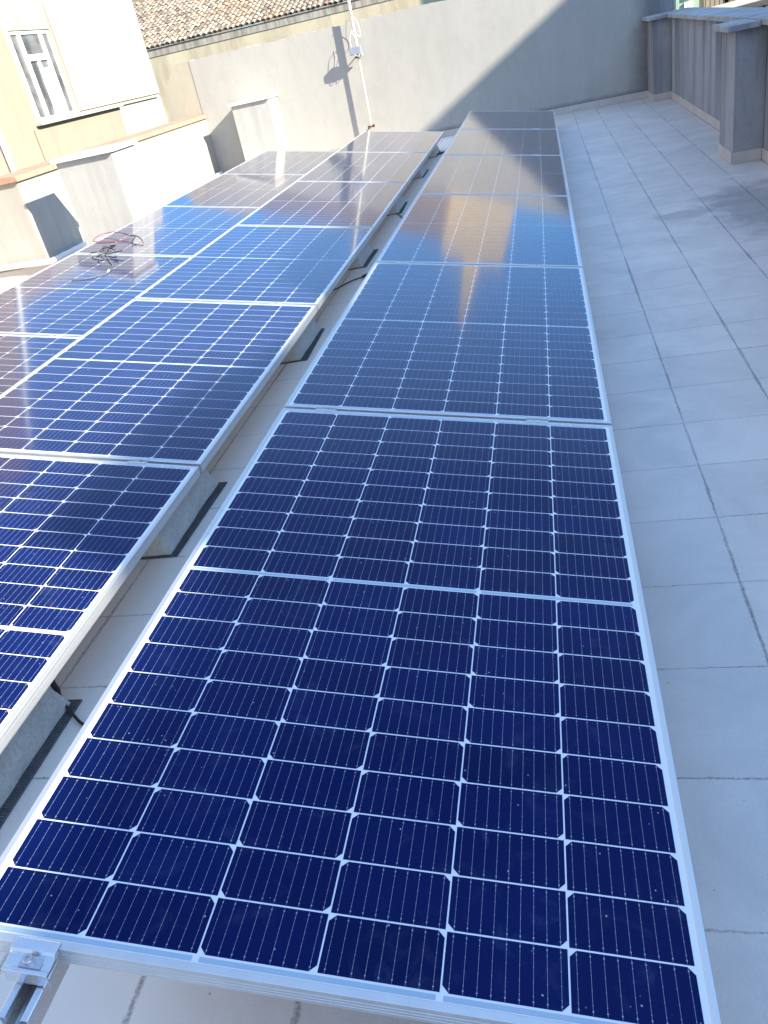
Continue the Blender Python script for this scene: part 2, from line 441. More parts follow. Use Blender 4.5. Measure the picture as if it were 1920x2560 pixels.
# right-hand parapet with pillars
o = (2.6, 7, FLOOR)
rp = empty("parapet_wall", o, "grey rain-streaked parapet wall along the right side of the terrace", "wall")
m = MB(); m.box(2.485 - o[0], 2.70 - o[0], -8 - o[1], 11.028 - o[1], -6, .535 - FLOOR)
m.build("rendered_wall", MAT['parapet'], rp)
m = MB(); y = 10.99
while y > -8:
    y1 = y - .62
    m.box(2.425 - o[0], 2.765 - o[0], y1 + .0035 - o[1], y - o[1], .5352 - FLOOR, .575 - FLOOR); y = y1
m.build("coping", MAT['stone'], rp, bevel=.004)
m = MB()
def skirt_run(m, o, x0, x1, y0, y1, h=.083):
    L = abs(x1 - x0) if abs(x1 - x0) > abs(y1 - y0) else abs(y1 - y0)
    n = max(1, round(L / .33))
    for i in range(n):
        if abs(x1 - x0) > abs(y1 - y0):
            a = x0 + (x1 - x0) * i / n; b = x0 + (x1 - x0) * (i + 1) / n
            m.box(min(a, b) + .0015 - o[0], max(a, b) - .0015 - o[0], y0 - o[1], y1 - o[1], .001, h)
        else:
            a = y0 + (y1 - y0) * i / n; b = y0 + (y1 - y0) * (i + 1) / n
            m.box(x0 - o[0], x1 - o[0], min(a, b) + .0015 - o[1], max(a, b) - .0015 - o[1], .001, h)
for a, b in ((10.42, 6.09), (5.55, 1.6), (1.08, -7.9)): skirt_run(m, o, 2.474, 2.4845, b, a)
m.build("skirting", MAT['skirting'], rp, bevel=.0015)
for (ya, yb, ztop, lab) in ((10.42, 11.026, .535, "grey rendered pillar in the far right corner, joined to the parapet"),
                            (5.56, 6.08, .527, "nearer grey rendered pillar standing out from the right-hand parapet"),):
    po = (2.37, (ya + yb) / 2, FLOOR)
    pe = empty("parapet_pillar", po, lab, "pillar", "pillars of the right-hand parapet")
    m = MB(); m.box(2.266 - po[0], 2.483 - po[0], ya - po[1], yb - po[1], .0, ztop - FLOOR)
    m.build("shaft", MAT['parapet'], pe, bevel=.003)
    m = MB(); ye = min(yb + .05, 11.02)
    m.box(2.205 - po[0], 2.4235 - po[0], ya - .055 - po[1], ye - po[1], ztop + .0005 - FLOOR, ztop + .040 - FLOOR)
    m.build("coping", MAT['stone'], pe, bevel=.004)
    m = MB()
    skirt_run(m, po, 2.255, 2.2655, ya, yb)
    skirt_run(m, po, 2.266, 2.474, ya - .011, ya - .0005)
    if yb < 10.9: skirt_run(m, po, 2.266, 2.474, yb + .0005, yb + .011)
    m.build("skirting", MAT['skirting'], pe, bevel=.0015)

# left-hand wall with terracotta coping, turning the corner to the left
o = (-4.1, 8.4, FLOOR)
lw = empty("coped_wall", o, "white wall with orange terracotta coping along the left edge of the terrace", "wall")
m = MB()
m.box(-4.22 - o[0], -4.0 - o[0], 5.90 - o[1], 11.028 - o[1], -6, .508 - FLOOR)
m.box(-6.99 - o[0], -4.2205 - o[0], 5.90 - o[1], 6.10 - o[1], -6, .508 - FLOOR)
m.build("rendered_wall", MAT['white_wall'], lw)
m = MB(); y = 11.02
while y > 5.9:
    y1 = max(y - .40, 5.865)
    m.hexa([(-4.24 - o[0], y1 + .003 - o[1], .5085 - FLOOR), (-3.965 - o[0], y1 + .003 - o[1], .5085 - FLOOR), (-3.965 - o[0], y - o[1], .5085 - FLOOR), (-4.24 - o[0], y - o[1], .5085 - FLOOR)],
           [(-4.24 - o[0], y1 + .003 - o[1], .580 - FLOOR), (-3.975 - o[0], y1 + .003 - o[1], .558 - FLOOR), (-3.975 - o[0], y - o[1], .558 - FLOOR), (-4.24 - o[0], y - o[1], .580 - FLOOR)])
    y = y1
x = -4.243
while x > -6.9:
    x1 = max(x - .40, -6.98)
    m.box(x1 + .003 - o[0], x - o[0], 5.865 - o[1], 6.12 - o[1], .5085 - FLOOR, .570 - FLOOR); x = x1
m.build("coping", MAT['terracotta'], lw, bevel=.004)
m = MB()
m.box(-3.9995 - o[0], -3.98 - o[0], 5.885 - o[1], 11.0 - o[1], .001, .105)
m.box(-6.98 - o[0], -3.98 - o[0], 5.878 - o[1], 5.8995 - o[1], .001, .105)
m.build("skirting", MAT['skirting'], lw, bevel=.002)
# drain pipe lying along that wall
m = MB()
m.tube(spline([(-6.9, 5.85, -.215), (-5.2, 5.85, -.215), (-4.3, 5.845, -.222), (-3.975, 5.83, -.232), (-3.94, 5.88, -.236), (-3.94, 6.3, -.240), (-3.94, 8.0, -.245), (-3.94, 10.9, -.25)], 10), .026, 12)
for y in (6.05, 7.6, 9.2): m.tube([(-3.94, y, -.2405), (-3.94, y + .06, -.2405)], .031, 12)
m.tube([(-4.75, 5.85, -.215), (-4.66, 5.85, -.215)], .031, 12)
tag(m.build("drain_pipe", MAT['pvc']), "white plastic drain pipe running along the foot of the left wall", "pipe")

# white pillars in front of the left wall
for (ya, yb, x0, x1, lab) in ((5.71, 6.20, -3.42, -2.86, "white rendered pillar with white coping at the left, nearer to the camera, throwing a shadow on the coped wall"),
                              (10.55, 11.026, -3.39, -2.84, "white rendered pillar with white coping against the far wall, left of the antenna mast")):
    po = ((x0 + x1) / 2, (ya + yb) / 2, FLOOR)
    pe = empty("rendered_pillar", po, lab, "pillar", "white pillars on the left of the terrace")
    m = MB(); m.box(x0 - po[0], x1 - po[0], ya - po[1], yb - po[1], 0, .598 - FLOOR)
    m.build("shaft", MAT['pillar'], pe, bevel=.003)
    m = MB(); ye = min(yb + .03, 11.02)
    m.box(x0 - .03 - po[0], x1 + .03 - po[0], ya - .035 - po[1], ye - po[1], .5985 - FLOOR, .632 - FLOOR)
    m.build("coping", MAT['white_stone'], pe, bevel=.003)

# ------------------------------------------------------------------ solar panels
CW, CL, PX, PY, GAP = .1655, .0824, .168, .0851, .0131
HALF = .8790
TILT = math.radians(10.23)
def panel_meshes():
    # frame: profile swept round the four mitred sides
    prof = [(0, -.0335), (0, -.0262), (.0009, -.0257), (.0009, -.0247), (0, -.0242), (0, -.0190), (.0009, -.0185), (.0009, -.0175), (0, -.0170), (0, -.0115), (.0009, -.0110), (.0009, -.0100), (0, -.0095),
            (0, .0008), (.0008, .0016), (.0102, .0016), (.0110, .0009), (.0110, -.0046), (.0026, -.0046), (.0026, -.0318), (.026, -.0318), (.026, -.0335)]
    x0, x1, y0, y1 = -.021, 1.027, -HALF, HALF
    m = MB(); rows = []
    for cx, cy, sx, sy in ((x0, y0, 1, 1), (x1, y0, -1, 1), (x1, y1, -1, -1), (x0, y1, 1, -1)):
        rows.append([(cx + sx * d, cy + sy * d, z) for d, z in prof])
    m.grid(rows, closed_u=True, closed_v=True, smooth=False)
    fr = m
    b = MB(); b.box(-.0102, 1.0162, -HALF + .0108, HALF - .0108, -.0042, 0)
    # printed ribbons along the middle gap and both short ends
    b.cur = 1
    for yc, hh in ((0, .0042), (-HALF + .0168, .0036), (HALF - .0168, .0036)):
        for k in range(3):
            xa = .003 + k * 2 * PX + (0 if k else 0); xb = xa + 2 * PX - .010
            b.face([(xa, yc - hh, .0003), (xb, yc - hh, .0003), (xb, yc + hh, .0003), (xa, yc + hh, .0003)])
    c = MB(); ch = .0096
    s = MB()
    for half in (1, -1):
        for j in range(10):
            ya = GAP / 2 + .0003 + j * PY; yb = ya + CL
            if half < 0: ya, yb = -yb, -ya
            for i in range(6):
                xa = i * PX; xb = xa + CW
                hi = (i % 2 == 0) if half > 0 else (i % 2 == 1)
                if hi: pts = [(xa, ya), (xb, ya), (xb, yb - ch), (xb - ch, yb), (xa + ch, yb), (xa, yb - ch)]
                else: pts = [(xa + ch, ya), (xb - ch, ya), (xb, ya + ch), (xb, yb), (xa, yb), (xa, ya + ch)]
                c.face([(x, y, .0003) for x, y in pts])
                for k in range(9):
                    bx = xa + CW * (k + .5) / 9
                    s.face([(bx - .00024, ya + .001, .0005), (bx + .00024, ya + .001, .0005), (bx + .00024, yb - .001, .0005), (bx - .00024, yb - .001, .0005)])
                    for q, w in ((.07, 1.0), (.16, .6), (.38, .55), (.62, .55), (.84, .6), (.93, 1.0)):
                        py = ya + CL * q; w *= .00105
                        s.face([(bx - w, py - w, .0006), (bx + w, py - w, .0006), (bx + w, py + w, .0006), (bx - w, py + w, .0006)])
    return fr, b, c, s
FR, BS, CE, BB = panel_meshes()
def make_panel(label):
    root = empty("solar_panel", (0, 0, 0), label, "solar panel", "solar panels mounted in three rows")
    FR.build("frame", MAT['alu'], root)
    bs = BS.build("backsheet", [MAT['backsheet'], MAT['ribbon']], root)
    ce = CE.build("cell_grid", MAT['cell'], root, fix=False)
    BB.build("busbars", MAT['busbar'], ce, fix=False)
    l = MB(); l.face([(.895, .8480 + .0115, .0004), (.985, .8480 + .0115, .0004), (.985, .8480 + .0165, .0004), (.895, .8480 + .0165, .0004)])
    st = l.build("serial_sticker", MAT['label'], root, fix=False)
    k = MB(); r = random.Random(2); x = .903
    while x < .948:
        w = r.uniform(.0006, .0018); k.face([(x, .8606, .0006), (x + w, .8606, .0006), (x + w, .8634, .0006), (x, .8634, .0006)]); x += w + r.uniform(.0005, .0012)
    x = .955
    while x < .980:
        k.face([(x, .8608, .0006), (x + .0022, .8608, .0006), (x + .0022, .8630, .0006), (x, .8630, .0006)]); x += .0034
    k.build("barcode", MAT['ink'], st, fix=False)
    return root
def copy_tree(src, parent=None):
    c = src.copy(); COL.objects.link(c)
    if parent is not None: c.parent = parent
    for ch in list(src.children): copy_tree(ch, c)
    return c
ROWS = [((0, 0, 0), "right-hand"), ((-1.3825, -.022, .0166), "middle"), ((-2.765, 0.0, .02), "left-hand")]
ORD = ["nearest", "second", "third", "fourth", "fifth", "farthest"]
SPEC = {(0, 0): "nearest solar panel of the right-hand row, large in the foreground beside the end clamp",
        (0, 3): "fourth solar panel of the right-hand row, its glass reflecting orange and blue",
        (0, 4): "fifth solar panel of the right-hand row, second last before the grey wall",
        (1, 0): "nearest solar panel of the middle row, cut by the left edge of the photo",
        (2, 2): "third solar panel of the left-hand row, with the grey cable on it",
        (2, 3): "fourth solar panel of the left-hand row, with the red cable resting on its near corner"}
PITCH = 1.774
proto = None
for ri, (off, rn) in enumerate(ROWS):
    for k in range(6):
        lab = SPEC.get((ri, k), "%s solar panel of the %s row, counted from the camera" % (ORD[k], rn))
        if proto is None: p = proto = make_panel(lab)
        else:
            p = copy_tree(proto); p['label'] = lab
        p.location = (off[0], off[1] + k * PITCH, off[2]); p.rotation_euler = (0, TILT, 0)

def onrow(ri, x, y, z=0.0):
    o = ROWS[ri][0]; c, s = math.cos(TILT), math.sin(TILT)
    return (o[0] + x * c + z * s, o[1] + y, o[2] - x * s + z * c)

# mounting rails: open C-channels under each row
RAILX = (.108, .80)
def rail_mesh(length):
    m = MB()
    # cross-section (x,z) walked as an open-top channel with inward lips
    sec = [(-.022, -.0405), (-.022, -.001), (-.0205, 0), (-.0115, 0), (-.0105, -.0015), (-.0105, -.0045), (-.0122, -.0045), (-.0122, -.0025), (-.0198, -.0025), (-.0198, -.030), (-.013, -.0385), (-.0012, -.0385), (-.0012, -.0365), (.0012, -.0365), (.0012, -.0385),
           (.013, -.0385), (.0198, -.030), (.0198, -.0025), (.0122, -.0025), (.0122, -.0045), (.0105, -.0045), (.0105, -.0015), (.0115, 0), (.0205, 0), (.022, -.001), (.022, -.0405), (.012, -.0405), (.012, -.0425), (.006, -.0425), (.006, -.0405), (-.006, -.0405), (-.006, -.0425), (-.012, -.0425), (-.012, -.0405)]
    rows = [[(x, 0, z) for x, z in sec], [(x, length, z) for x, z in sec]]
    m.grid(rows, closed_v=True, smooth=False)
    m.face([(x, 0, z) for x, z in sec]); m.face([(x, length, z) for x, z in reversed(sec)])
    return m
for ri in range(3):
    for q, rx in enumerate(RAILX):
        y0 = -.958 if (ri, q) == (0, 0) else (-.90)
        ln = 9.78 - y0
        lab = {(0, 0): "aluminium mounting rail whose open end pokes out at the bottom left of the photo",
               (0, 1): "aluminium rail under the low right side of the right-hand row"}.get((ri, q),
               "aluminium rail under the %s side of the %s row" % (("high left", "low right")[q], ROWS[ri][1]))
        r = rail_mesh(ln).build("mounting_rail", MAT['alu_bright'])
        r.location = onrow(ri, rx, y0, -.0337); r.rotation_euler = (0, TILT, 0)
        tag(r, lab, "rail", "rails under the solar panels")

# end clamp with socket bolt on the near edge
ec = empty("end_clamp", onrow(0, .108, -.879, 0), "aluminium end clamp with a hex socket bolt gripping the near edge of the foreground panel", "clamp", rot=(0, TILT, 0))
prof = [(.0085, .0019), (.0085, .0040), (.0065, .0052), (-.0080, .0052), (-.0115, .0015), (-.0125, -.0010), (-.0185, -.0012), (-.0215, -.0022), (-.0290, -.0022), (-.0310, -.0010), (-.0352, -.0010), (-.0360, -.0020), (-.0360, -.0300), (-.0335, -.0300), (-.0335, -.0062), (-.0040, -.0062), (-.0008, -.0040), (-.0006, .0019)]
m = MB(); m.extrude_x(prof, -.0335, .0335)
m.build("clamp_body", MAT['alu_bright'], ec, bevel=.0007)
m = MB(); m.box(-.013, .020, -.0285, -.0135, -.0018, -.0004)
m.build("slotted_washer", MAT['steel'], ec, bevel=.0005)
m = MB()
N = 24; R0 = .0068
def ring(r, z): return [(r * math.cos(2 * math.pi * i / N), -.0205 + r * math.sin(2 * math.pi * i / N), z) for i in range(N)]
def hexr(r, z):
    out = []
    for i in range(N):
        a = 2 * math.pi * i / N; w = (a + math.pi / 6) % (math.pi / 3) - math.pi / 6
        rr = r / math.cos(w); out.append((rr * math.cos(a), -.0205 + rr * math.sin(a), z))
    return out
rows = [ring(R0, -.0003), ring(R0, .0070), ring(R0 - .0007, .0077), hexr(.0034, .0077), hexr(.0033, .0030)]
m.grid(rows, closed_v=True, smooth=False); m.face(rows[-1])
m.build("socket_bolt", MAT['steel'], ec)

# mid clamps over every joint
def make_mid(label):
    root = empty("mid_clamp", (0, 0, 0), label, "clamp", "mid clamps over the joints between panels")
    m = MB()
    m.extrude_x([(-.0165, .0019), (-.0160, .0042), (-.0085, .0046), (-.0070, -.0035), (.0070, -.0035), (.0085, .0046), (.0160, .0042), (.0165, .0019), (.0082, .0020), (.0082, -.0330), (.0068, -.0330), (.0068, -.0055), (-.0068, -.0055), (-.0068, -.0330), (-.0082, -.0330), (-.0082, .0020)], -.034, .034)
    m.build("clamp_body", MAT['alu'], root)
    m = MB()
    rr = [[(r * math.cos(2 * math.pi * i / 12), r * math.sin(2 * math.pi * i / 12), z) for i in range(12)] for r, z in ((.0058, -.0034), (.0058, .0030), (.0050, .0036), (.0028, .0036), (.0027, .0005))]
    m.grid(rr, closed_v=True, smooth=False); m.face(rr[-1])
    m.build("socket_bolt", MAT['steel'], root)
    return root
midp = None
JN = ["nearest", "second", "third", "fourth", "farthest"]
for ri in range(3):
    for k in range(5):
        for q, rx in enumerate((.122, .800)):
            lab = "mid clamp on the %s side of the %s joint in the %s row" % (("left", "right")[q], JN[k], ROWS[ri][1])
            if midp is None: c = midp = make_mid(lab)
            else: c = copy_tree(midp); c['label'] = lab
            c.location = onrow(ri, rx, k * PITCH + PITCH / 2, 0); c.rotation_euler = (0, TILT, 0)

# concrete ballast blocks under the low edge of the middle row, on black rubber mesh
def block_mesh(seed):
    r = random.Random(seed); m = MB()
    zt_r, zt_l = .155, .205
    nx, ny, nz = 7, 12, 5
    def P(u, v, w):    # u across, v along, w up
        sl = .045 * w; se = .040 * w
        x = -.34 + sl * .6 + (.34 - sl * .6 - sl) * u; y = se + (.48 - 2 * se) * v
        z = w * (zt_l + (zt_r - zt_l) * u)
        j = .0022
        return (x + r.uniform(-j, j), y + r.uniform(-j, j), z + r.uniform(-j, j) * (1 if w > 0 else 0))
    cache = {}
    def Q(a, b, c):
        if (a, b, c) not in cache: cache[(a, b, c)] = P(a / nx, b / ny, c / nz)
        return cache[(a, b, c)]
    for a in range(nx):
        for b in range(ny):
            m.face([Q(a, b, nz), Q(a + 1, b, nz), Q(a + 1, b + 1, nz), Q(a, b + 1, nz)])
            m.face([Q(a, b + 1, 0), Q(a + 1, b + 1, 0), Q(a + 1, b, 0), Q(a, b, 0)])
    for c in range(nz):
        for a in range(nx):
            m.face([Q(a, 0, c), Q(a + 1, 0, c), Q(a + 1, 0, c + 1), Q(a, 0, c + 1)])
            m.face([Q(a + 1, ny, c), Q(a, ny, c), Q(a, ny, c + 1), Q(a + 1, ny, c + 1)])
        for b in range(ny):
            m.face([Q(0, b + 1, c), Q(0, b, c), Q(0, b, c + 1), Q(0, b + 1, c + 1)])
            m.face([Q(nx, b, c), Q(nx, b + 1, c), Q(nx, b + 1, c + 1), Q(nx, b, c + 1)])
    return m
def mat_mesh(holes_from, w=.40, ln=.496):
    """open rubber netting: solid under the block, a grid of bars where it sticks out"""
    m = MB(); m.box(-w + .06, holes_from, 0, ln, 0, .004)
    x = holes_from + .0045
    while x < .062:
        m.box(x, x + .0022, 0, ln, .0004, .0044); x += .0072
    y = .002
    while y < ln:
        m.box(holes_from, .062, y, y + .0026, 0, .0040); y += .0085
    return m
BL = [(-.055, "nearest"), (1.101, "second"), (2.862, "third"), (4.640, "fourth"), (6.400, "fifth"), (8.20, "sixth"), (9.62, "farthest")]
wx = [.026, .024, .036, .028, .030, .014, .010]
for i, (ye, nm) in enumerate(BL):
    b = block_mesh(20 + i).build("ballast_block", MAT['concrete'], bevel=.0025)
    b.location = (-.452, ye - .48, FLOOR + .0052)
    if i == 0: b.location = (-.456, ye - .48, FLOOR + .0052)
    tag(b, "%s grey concrete ballast block under the right edge of the middle row" % nm, "concrete block", "concrete blocks under the middle row")
    mt = mat_mesh(-.030).build("rubber_mat", MAT['rubber'])
    mt.location = (-.452 - .062 + wx[i], ye - .488, FLOOR + .0006)
    mt.rotation_euler = (0, 0, math.radians((0.6, -1.0, 2.2, -.6, 1.4, 0, 0)[i]))
    tag(mt, "%s black rubber mesh mat sticking out under a concrete block of the middle row" % nm, "mat", "rubber mats under the concrete blocks")

# ------------------------------------------------------------------ cables
def cable(name, pts, r, mt, label, cat="cable", conn=None, group=None):
    root = empty(name, pts[0], label, cat, group)
    o = Vector(pts[0])
    P = [Vector(p) - o for p in pts]
    m = MB(); m.tube(spline(P, 10), r, 10); m.build("sheath", mt, root)
    if conn:
        for a, b in conn:
            a = Vector(a) - o; b = Vector(b) - o; d = (b - a)
            m = MB(); m.tube([a, a + d * .1, a + d * .12, a + d * .5, a + d * .52, a + d * .9, b], [r * 1.5, r * 1.6, r * 2.5, r * 2.5, r * 2.0, r * 2.0, r * 1.4], 12)
            m.build("plug", MAT['cable'], root)
    return root
G = "black cables crossing the gap between rows"
zf = FLOOR
cable("black_cable", [(-.68, 3.60, zf + .03), (-.56, 3.66, zf + .008), (-.50, 3.765, zf + .006), (-.45, 3.84, zf + .006), (-.37, 3.845, zf + .02), (-.28, 3.83, zf + .06)], .0042, MAT['cable'], "black cable with a plug lying across the gap beyond the third concrete block", conn=[((-.40, 3.843, zf + .012), (-.315, 3.836, zf + .04))], group=G)
cable("black_cable", [(-.66, 6.02, zf + .06), (-.575, 6.02, zf + .012), (-.51, 5.97, zf + .008), (-.445, 5.87, zf + .006), (-.352, 5.585, zf + .006), (-.30, 5.45, zf + .012)], .0042, MAT['cable'], "black cable curling out in front of the fifth concrete block", group=G)
cable("black_cable", [(-.70, 9.36, zf + .04), (-.585, 9.31, zf + .012), (-.48, 9.27, zf + .012), (-.36, 9.18, zf + .03), (-.26, 9.12, zf + .06)], .0048, MAT['cable'], "black cable with a long plug in the gap near the far end of the rows", conn=[((-.52, 9.285, zf + .012), (-.44, 9.25, zf + .014)), ((-.43, 9.245, zf + .014), (-.31, 9.15, zf + .045))], group=G)
cable("black_cable", [(-.62, .04, zf + .16), (-.555, .01, zf + .06), (-.505, -.03, zf + .022), (-.465, -.070, zf + .012), (-.428, -.100, zf + .012), (-.385, -.132, zf + .008), (-.33, -.16, zf + .008), (-.2, -.25, zf + .03)], .0040, MAT['cable'], "black cable with a plug beside the nearest concrete block", conn=[((-.552, .008, zf + .056), (-.500, -.034, zf + .022))], group=G)
# loose ends lying on the left-hand row
def R3(x, y, z): return onrow(2, x, y, z)
rc = cable("loose_cable", [R3(.43, 4.745, .006), R3(.40, 4.80, .02), R3(.33, 4.87, .035), R3(.22, 4.93, .03), R3(.12, 4.99, .035), R3(.02, 5.02, .028), R3(-.06, 4.96, .012), R3(-.035, 4.81, .006), R3(.05, 4.79, .006), R3(.16, 4.82, .006), R3(.26, 4.86, .012)], .0029, MAT['red_cable'], "red cable coiled on the far edge of a left-hand panel", group="loose cable ends on the left-hand row")
m = MB(); o = Vector(R3(.43, 4.745, .006))
m.tube(spline([Vector(R3(.25, 4.91, .032)) - o, Vector(R3(.31, 4.865, .035)) - o, Vector(R3(.32, 4.79, .02)) - o, Vector(R3(.34, 4.73, .008)) - o], 6), [.0045] * 19, 8)
m.tube(spline([Vector(R3(.21, 4.935, .033)) - o, Vector(R3(.16, 4.965, .035)) - o], 6), .0042, 8)
m.tube(spline([Vector(R3(.40, 4.80, .02)) - o, Vector(R3(.33, 4.87, .036)) - o, Vector(R3(.25, 4.915, .033)) - o], 6), .0042, 8)
m.build("plug", MAT['cable'], rc)
gc = cable("loose_cable", [R3(.30, 4.35, .02), R3(.36, 4.27, .018), R3(.42, 4.18, .01), R3(.475, 4.09, .006), R3(.515, 3.95, .006), R3(.49, 3.85, .006), R3(.42, 3.76, .006), R3(.32, 3.735, .006)], .0037, MAT['grey_cable'], "grey cable with a knot of black plugs lying on the left-hand row", group="loose cable ends on the left-hand row")
o = Vector(R3(.30, 4.35, .02)); m = MB(); rr = random.Random(5)
for i in range(9):
    a = Vector(R3(.27 + rr.uniform(-.06, .05), 4.42 + rr.uniform(-.09, .07), .012 + rr.uniform(0, .03))) - o
    b = a + Vector((rr.uniform(-.05, .07), rr.uniform(-.09, .05), rr.uniform(-.006, .02))); c = b + Vector((rr.uniform(-.05, .05), rr.uniform(-.06, .06), rr.uniform(-.012, .006)))
    m.tube(spline([a, b, c], 5), .0042, 7)
m.tube(spline([Vector(R3(.19, 4.47, .01)) - o, Vector(R3(.20, 4.53, .03)) - o, Vector(R3(.26, 4.50, .035)) - o, Vector(R3(.28, 4.42, .03)) - o], 6), .0036, 8)
m.build("plug", MAT['cable'], gc)
m = MB(); m.tube([Vector(R3(.496, 3.99, .006)) - o, Vector(R3(.512, 3.94, .006)) - o], .0085, 8); m.build("tape_wrap", MAT['white_cable'], gc)

# ------------------------------------------------------------------ antenna mast on the far wall
o = Vector((-1.533, 10.93, FLOOR))
am = empty("antenna_mast", o, "thin white antenna mast clamped to the sunlit far wall with a grey junction box", "mast")
def rl(x, y, z): return Vector((x, y, z)) - o
m = MB(); m.tube([rl(-1.534, 10.93, -.055), rl(-1.536, 10.93, .84)], .0145, 14); m.build("lower_pipe", MAT['alu_pole'], am)
m = MB(); m.tube([rl(-1.533, 10.93, .842), rl(-1.518, 10.93, 3.4)], .0215, 16); m.build("upper_pole", MAT['alu_pole'], am)
m = MB()
m.tube([rl(-1.560, 11.028, .872), rl(-1.540, 10.94, .862)], .008, 8)
m.box(-.045, .048, -.045, .030, .835 - FLOOR, .852 - FLOOR); m.tube([rl(-1.575, 10.93, .846), rl(-1.490, 10.93, .846)], .014, 8)
m.build("upper_bracket", MAT['iron'], am)
m = MB(); m.tube([rl(-1.560, 11.028, -.045), rl(-1.534, 10.935, -.045)], .009, 8); m.tube([rl(-1.572, 10.925, -.040), rl(-1.500, 10.925, -.030)], .013, 8); m.box(-.052, -.022, -.02, .012, -.062 - FLOOR, -.022 - FLOOR); m.box(.022, .050, -.02, .010, -.05 - FLOOR, -.012 - FLOOR)
m.build("lower_bracket", MAT['rust'], am)
m = MB(); m.box(-.098, .060, -.085, -.024, .878 - FLOOR, .975 - FLOOR)
jb = m.build("junction_box", MAT['box'], am, bevel=.004)
m = MB(); m.box(-.092, .054, -.0885, -.0855, .884 - FLOOR, .969 - FLOOR); m.build("box_lid", MAT['box'], jb, bevel=.002)
def loop(pts, r=.0031): m = MB(); m.tube(spline([rl(*p) for p in pts], 8), r, 8); return m
loop([(-1.55, 10.90, 1.16), (-1.59, 10.88, 1.10), (-1.60, 10.87, 1.03), (-1.58, 10.85, .93), (-1.545, 10.84, .866), (-1.515, 10.84, .862), (-1.495, 10.85, .90), (-1.50, 10.86, 1.0), (-1.535, 10.89, 1.10), (-1.56, 10.90, 1.17)]).build("cable_loop", MAT['white_cable'], am)
loop([(-1.53, 10.90, 1.36), (-1.475, 10.93, 1.27), (-1.455, 10.95, 1.16), (-1.462, 10.94, 1.075), (-1.50, 10.91, 1.11), (-1.53, 10.90, 1.16)]).build("cable_loop", MAT['white_cable'], am)
loop([(-1.535, 10.88, .87), (-1.50, 10.86, .835), (-1.46, 10.87, .86), (-1.465, 10.88, .885)], .0032).build("cable_loop", MAT['white_cable'], am)
loop([(-1.62, 10.98, 1.30), (-1.66, 10.97, 1.12), (-1.64, 10.95, .99), (-1.58, 10.9, .96)], .0028).build("cable_loop", MAT['grey_cable'], am)

# ------------------------------------------------------------------ left neighbour building
XB = -7.0
def S5(y, z):   # positions measured on the plane x=-5 moved out to x=XB along the line of sight
    f = (XB - .8855) / (-5 - .8855)
    return (-1.3917 + (y + 1.3917) * f, .9509 + (z - .9509) * f)
o = (XB - 2, 9, -9.0)
lb = empty("apartment_building", o, "tall whitewashed building with a white window, left of the terrace", "building")
yw0, ze_top = S5(8.36, 1.895); yw1, _ = S5(9.29, 1.895); _, zs = S5(8.2, .935)
yend = S5(11.92, 1)[0]; HT = 3.35
m = MB()
def bxw(xa, xb, ya, yb, za, zb): m.box(xa - o[0], xb - o[0], ya - o[1], yb - o[1], za - o[2], zb - o[2])
bxw(XB - 5, XB, -14, yw0 - 1.4, -9, 7)
bxw(XB - 5, XB, yw0 - 1.4, yw0, -9, HT)
bxw(XB - 5, XB, yw1, yend, -9, HT)
bxw(XB - 5, XB, yw0, yw1, -9, zs)
bxw(XB - 5, XB, yw0, yw1, ze_top, HT)
bxw(XB - 5, XB - .15, yw0, yw1, zs, ze_top)
m.build("wall", MAT['cream_wall'], lb)
ypan0 = S5(8.10, 1)[0]; ypan1 = S5(10.38, 1)[0]
m = MB(); bxw(XB + .002, XB + .035, ypan0, ypan1, -9, zs - .09)
m.build("peach_render", MAT['peach_wall'], lb)
m = MB(); bxw(XB + .002, XB + .02, ypan1 + .002, yend - .01, -9, zs - .03)
bxw(XB + .002, XB + .03, S5(9.33, 1)[0], yend - .01, zs + .035, HT - .05)
m.build("white_render", MAT['white_wall'], lb)
m = MB(); bxw(XB + .002, XB + .010, -13.9, yw0 - 1.42, -9, 6.9)
bxw(XB + .002, XB + .009, yw0 - 1.38, yw0 - .16, zs - 2, HT - .02)
m.build("faded_render", MAT['peach_wall'], lb)
m = MB(); bxw(XB + .002, XB + .13, S5(8.19, 1)[0], ypan1 + .04, zs - .045, zs - .003)
bxw(XB + .021, XB + .07, ypan1 + .042, yend - .2, zs - .028, zs - .004)
m.build("ledge", MAT['white_wall'], lb, bevel=.004)
m = MB(); m.tube([(XB + .06 - o[0], S5(7.36, 1)[0] - o[1], 0), (XB + .06 - o[0], S5(7.36, 1)[0] - o[1], 15.5)], .045, 10)
m.build("downpipe", MAT['pvc'], lb)
# window: fixed side lights, transom and a pair of casements
wf = MB()
H = ze_top - zs; W_ = yw1 - yw0; xg = XB - .075
def fb(ya, yb, za, zb, dx=.05, xo=0.0): wf.box(xg + xo - o[0], xg + dx + xo - o[0], ya - o[1], yb - o[1], za - o[2], zb - o[2])
fw = .055
fb(yw0, yw1, ze_top - fw, ze_top); fb(yw0, yw1, zs, zs + fw)
fb(yw0, yw0 + fw, zs + fw, ze_top - fw); fb(yw1 - fw, yw1, zs + fw, ze_top - fw)
ya_ = yw0 + W_ * .24; yb_ = yw0 + W_ * .76; zt = zs + H * .70
fb(ya_ - .04, ya_ + .04, zs + fw, ze_top - fw, .06); fb(yb_ - .04, yb_ + .04, zs + fw, ze_top - fw, .06)
fb(ya_ + .04, yb_ - .04, zt - .045, zt + .045, .06)
ym = (ya_ + yb_) / 2; fb(ym - .035, ym + .035, zs + fw, zt - .045, .06)
win = wf.build("window", MAT['pvc'], lb, bevel=.004)
